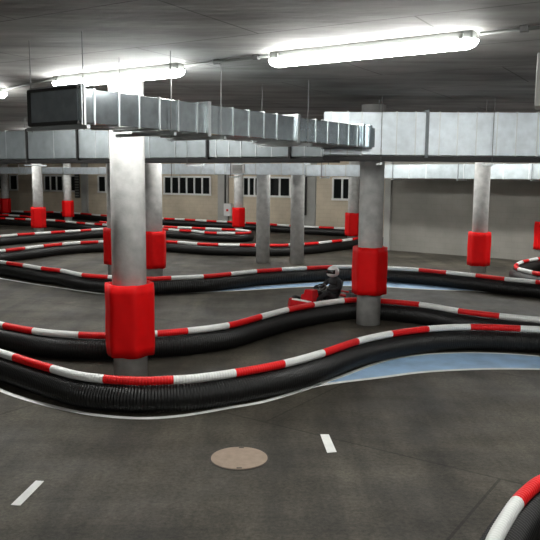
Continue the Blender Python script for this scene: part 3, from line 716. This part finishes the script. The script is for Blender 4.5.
SWc = Vector((.30, 0, .47)); SWn = Vector((.55, 0, .84)).normalized(); su = Vector((0, 1, 0)); sv = SWn.cross(su)
bm = bmesh.new(); rings = []
for i in range(28):
    a_ = 2 * PI * i / 28; c_ = SWc + (su * math.cos(a_) + sv * math.sin(a_)) * .14; rad = (c_ - SWc).normalized()
    rings.append([bm.verts.new(c_ + (rad * math.cos(b_) + SWn * math.sin(b_)) * .013) for b_ in [2 * PI * j / 8 for j in range(8)]])
for i in range(28):
    A, B = rings[i], rings[(i + 1) % 28]
    for j in range(8): bm.faces.new((A[j], A[(j + 1) % 8], B[(j + 1) % 8], B[j]))
for a_ in (PI / 2, PI * 7 / 6, -PI / 6): cyl(bm, SWc, SWc + (su * math.cos(a_) + sv * math.sin(a_)) * .135, .009, 6)
bmesh.ops.recalc_face_normals(bm, faces=bm.faces); kp('steering_wheel', bm, M['dark'], True)
bm = bmesh.new(); cyl(bm, SWc, (.5, 0, .13), .012, 8); kp('steering_column', bm, M['steel'])
K.scale = (.93, .93, .93)
# driver
D = empty('person', KP, KH); tag(D, 'person in dark suit and white helmet seated in the kart, hands on the wheel', 'person'); D.scale = (.93, .93, .93)
def skin(name, verts, edges, m, parent, sub=2, root=0):
    me = bpy.data.meshes.new(name); me.from_pydata([v[:3] for v in verts], edges, []); me.materials.append(m)
    o = bpy.data.objects.new(name, me); C.objects.link(o); o.parent = parent
    sk = o.modifiers.new('skin', 'SKIN'); sk.use_smooth_shade = True
    for i, v in enumerate(verts):
        d = me.skin_vertices[0].data[i]; r_ = v[3]; d.radius = (r_, r_) if not isinstance(r_, tuple) else r_; d.use_root = (i == root)
    s_ = o.modifiers.new('sub', 'SUBSURF'); s_.levels = sub; s_.render_levels = sub; return o
V = [(-.10, 0, .22, .13), (-.15, 0, .36, .14), (-.19, 0, .50, .155), (-.19, 0, .59, .11), (-.17, 0, .66, .06), (-.14, 0, .72, .06)]
E = [(0, 1), (1, 2), (2, 3), (3, 4), (4, 5)]
for s in (-1, 1):
    i = len(V); V += [(-.17, s * .18, .575, .065), (-.04, s * .26, .44, .048), (.15, s * .20, .43, .037), (.235, s * .145, .465, .028)]; E += [(3, i), (i, i + 1), (i + 1, i + 2), (i + 2, i + 3)]
    i = len(V); V += [(-.04, s * .10, .205, .085), (.26, s * .17, .36, .062), (.45, s * .13, .27, .05), (.60, s * .11, .165, .035), (.66, s * .11, .20, .03)]; E += [(0, i), (i, i + 1), (i + 1, i + 2), (i + 2, i + 3), (i + 3, i + 4)]
skin('racing_suit', V, E, M['cloth'], D)
for s in (-1, 1):      # gloves: palm, four fingers of different length curled round the rim, thumb off the side
    V = [(.235, s * .145, .465, .024), (.275, s * .145, .487, .026)]; E = [(0, 1)]
    g = SWc + su * s * .14
    for k, ln in enumerate((.9, 1.0, .95, .78)):
        o_ = (k - 1.5) * .019; b_ = Vector((.275, s * .145, .487)) + sv * o_
        i = len(V)
        for q, rr in ((b_ + SWn * .012 + su * s * .008, .0095), (g + sv * o_ + SWn * .026 * ln + su * s * .012, .009), (g + sv * o_ + su * s * .026 * ln, .0085), (g + sv * o_ - SWn * .022 * ln + su * s * .008, .0075)):
            V.append((q.x, q.y, q.z, rr))
        E += [(1, i), (i, i + 1), (i + 1, i + 2), (i + 2, i + 3)]
    i = len(V)
    for q, rr in ((Vector((.262, s * .128, .485)), .011), (g - su * s * .026 + sv * -.012, .0095), (g - su * s * .018 + sv * -.03 + SWn * .008, .0085)): V.append((q.x, q.y, q.z, rr))
    E += [(0, i), (i, i + 1), (i + 1, i + 2)]
    skin('glove', V, E, M['rubber'], D, 1)
bm = bmesh.new(); bmesh.ops.create_uvsphere(bm, u_segments=28, v_segments=18, radius=.14, matrix=Matrix.Translation((-.12, 0, .80)) @ Matrix.Diagonal((1.1, .93, 1.0, 1)))
for v in bm.verts:
    if v.co.z < .73: v.co.z = .73 + (v.co.z - .73) * .75; 
    if v.co.z < .77 and v.co.x > -.1: v.co.x += .02
he = link('helmet', bm, M['helmet'], D, smooth=True, world=False)
bm = bmesh.new(); rows = []
for j in range(5):
    el = math.radians(-14 + 9 * j); row = []
    for i in range(13):
        az = math.radians(-66 + 11 * i); row.append(bm.verts.new((-.12 + .159 * math.cos(el) * math.cos(az), .136 * math.cos(el) * math.sin(az), .80 + .145 * math.sin(el))))
    rows.append(row)
for A, B in zip(rows, rows[1:]):
    for i in range(12): bm.faces.new((A[i], A[i + 1], B[i + 1], B[i]))
vo = link('visor', bm, M['visor'], he, smooth=True, world=False); md = vo.modifiers.new('t', 'SOLIDIFY'); md.thickness = .004

# ------------------------------------------------------------------ world and colour
w = bpy.data.worlds.new('world'); SC.world = w; w.use_nodes = True
w.node_tree.nodes['Background'].inputs['Color'].default_value = (.01, .012, .014, 1); w.node_tree.nodes['Background'].inputs['Strength'].default_value = .3
vs = SC.view_settings; vs.view_transform = 'Standard'; vs.look = 'None'; vs.gamma = 1; vs.use_curve_mapping = False
vs.exposure = 1.28
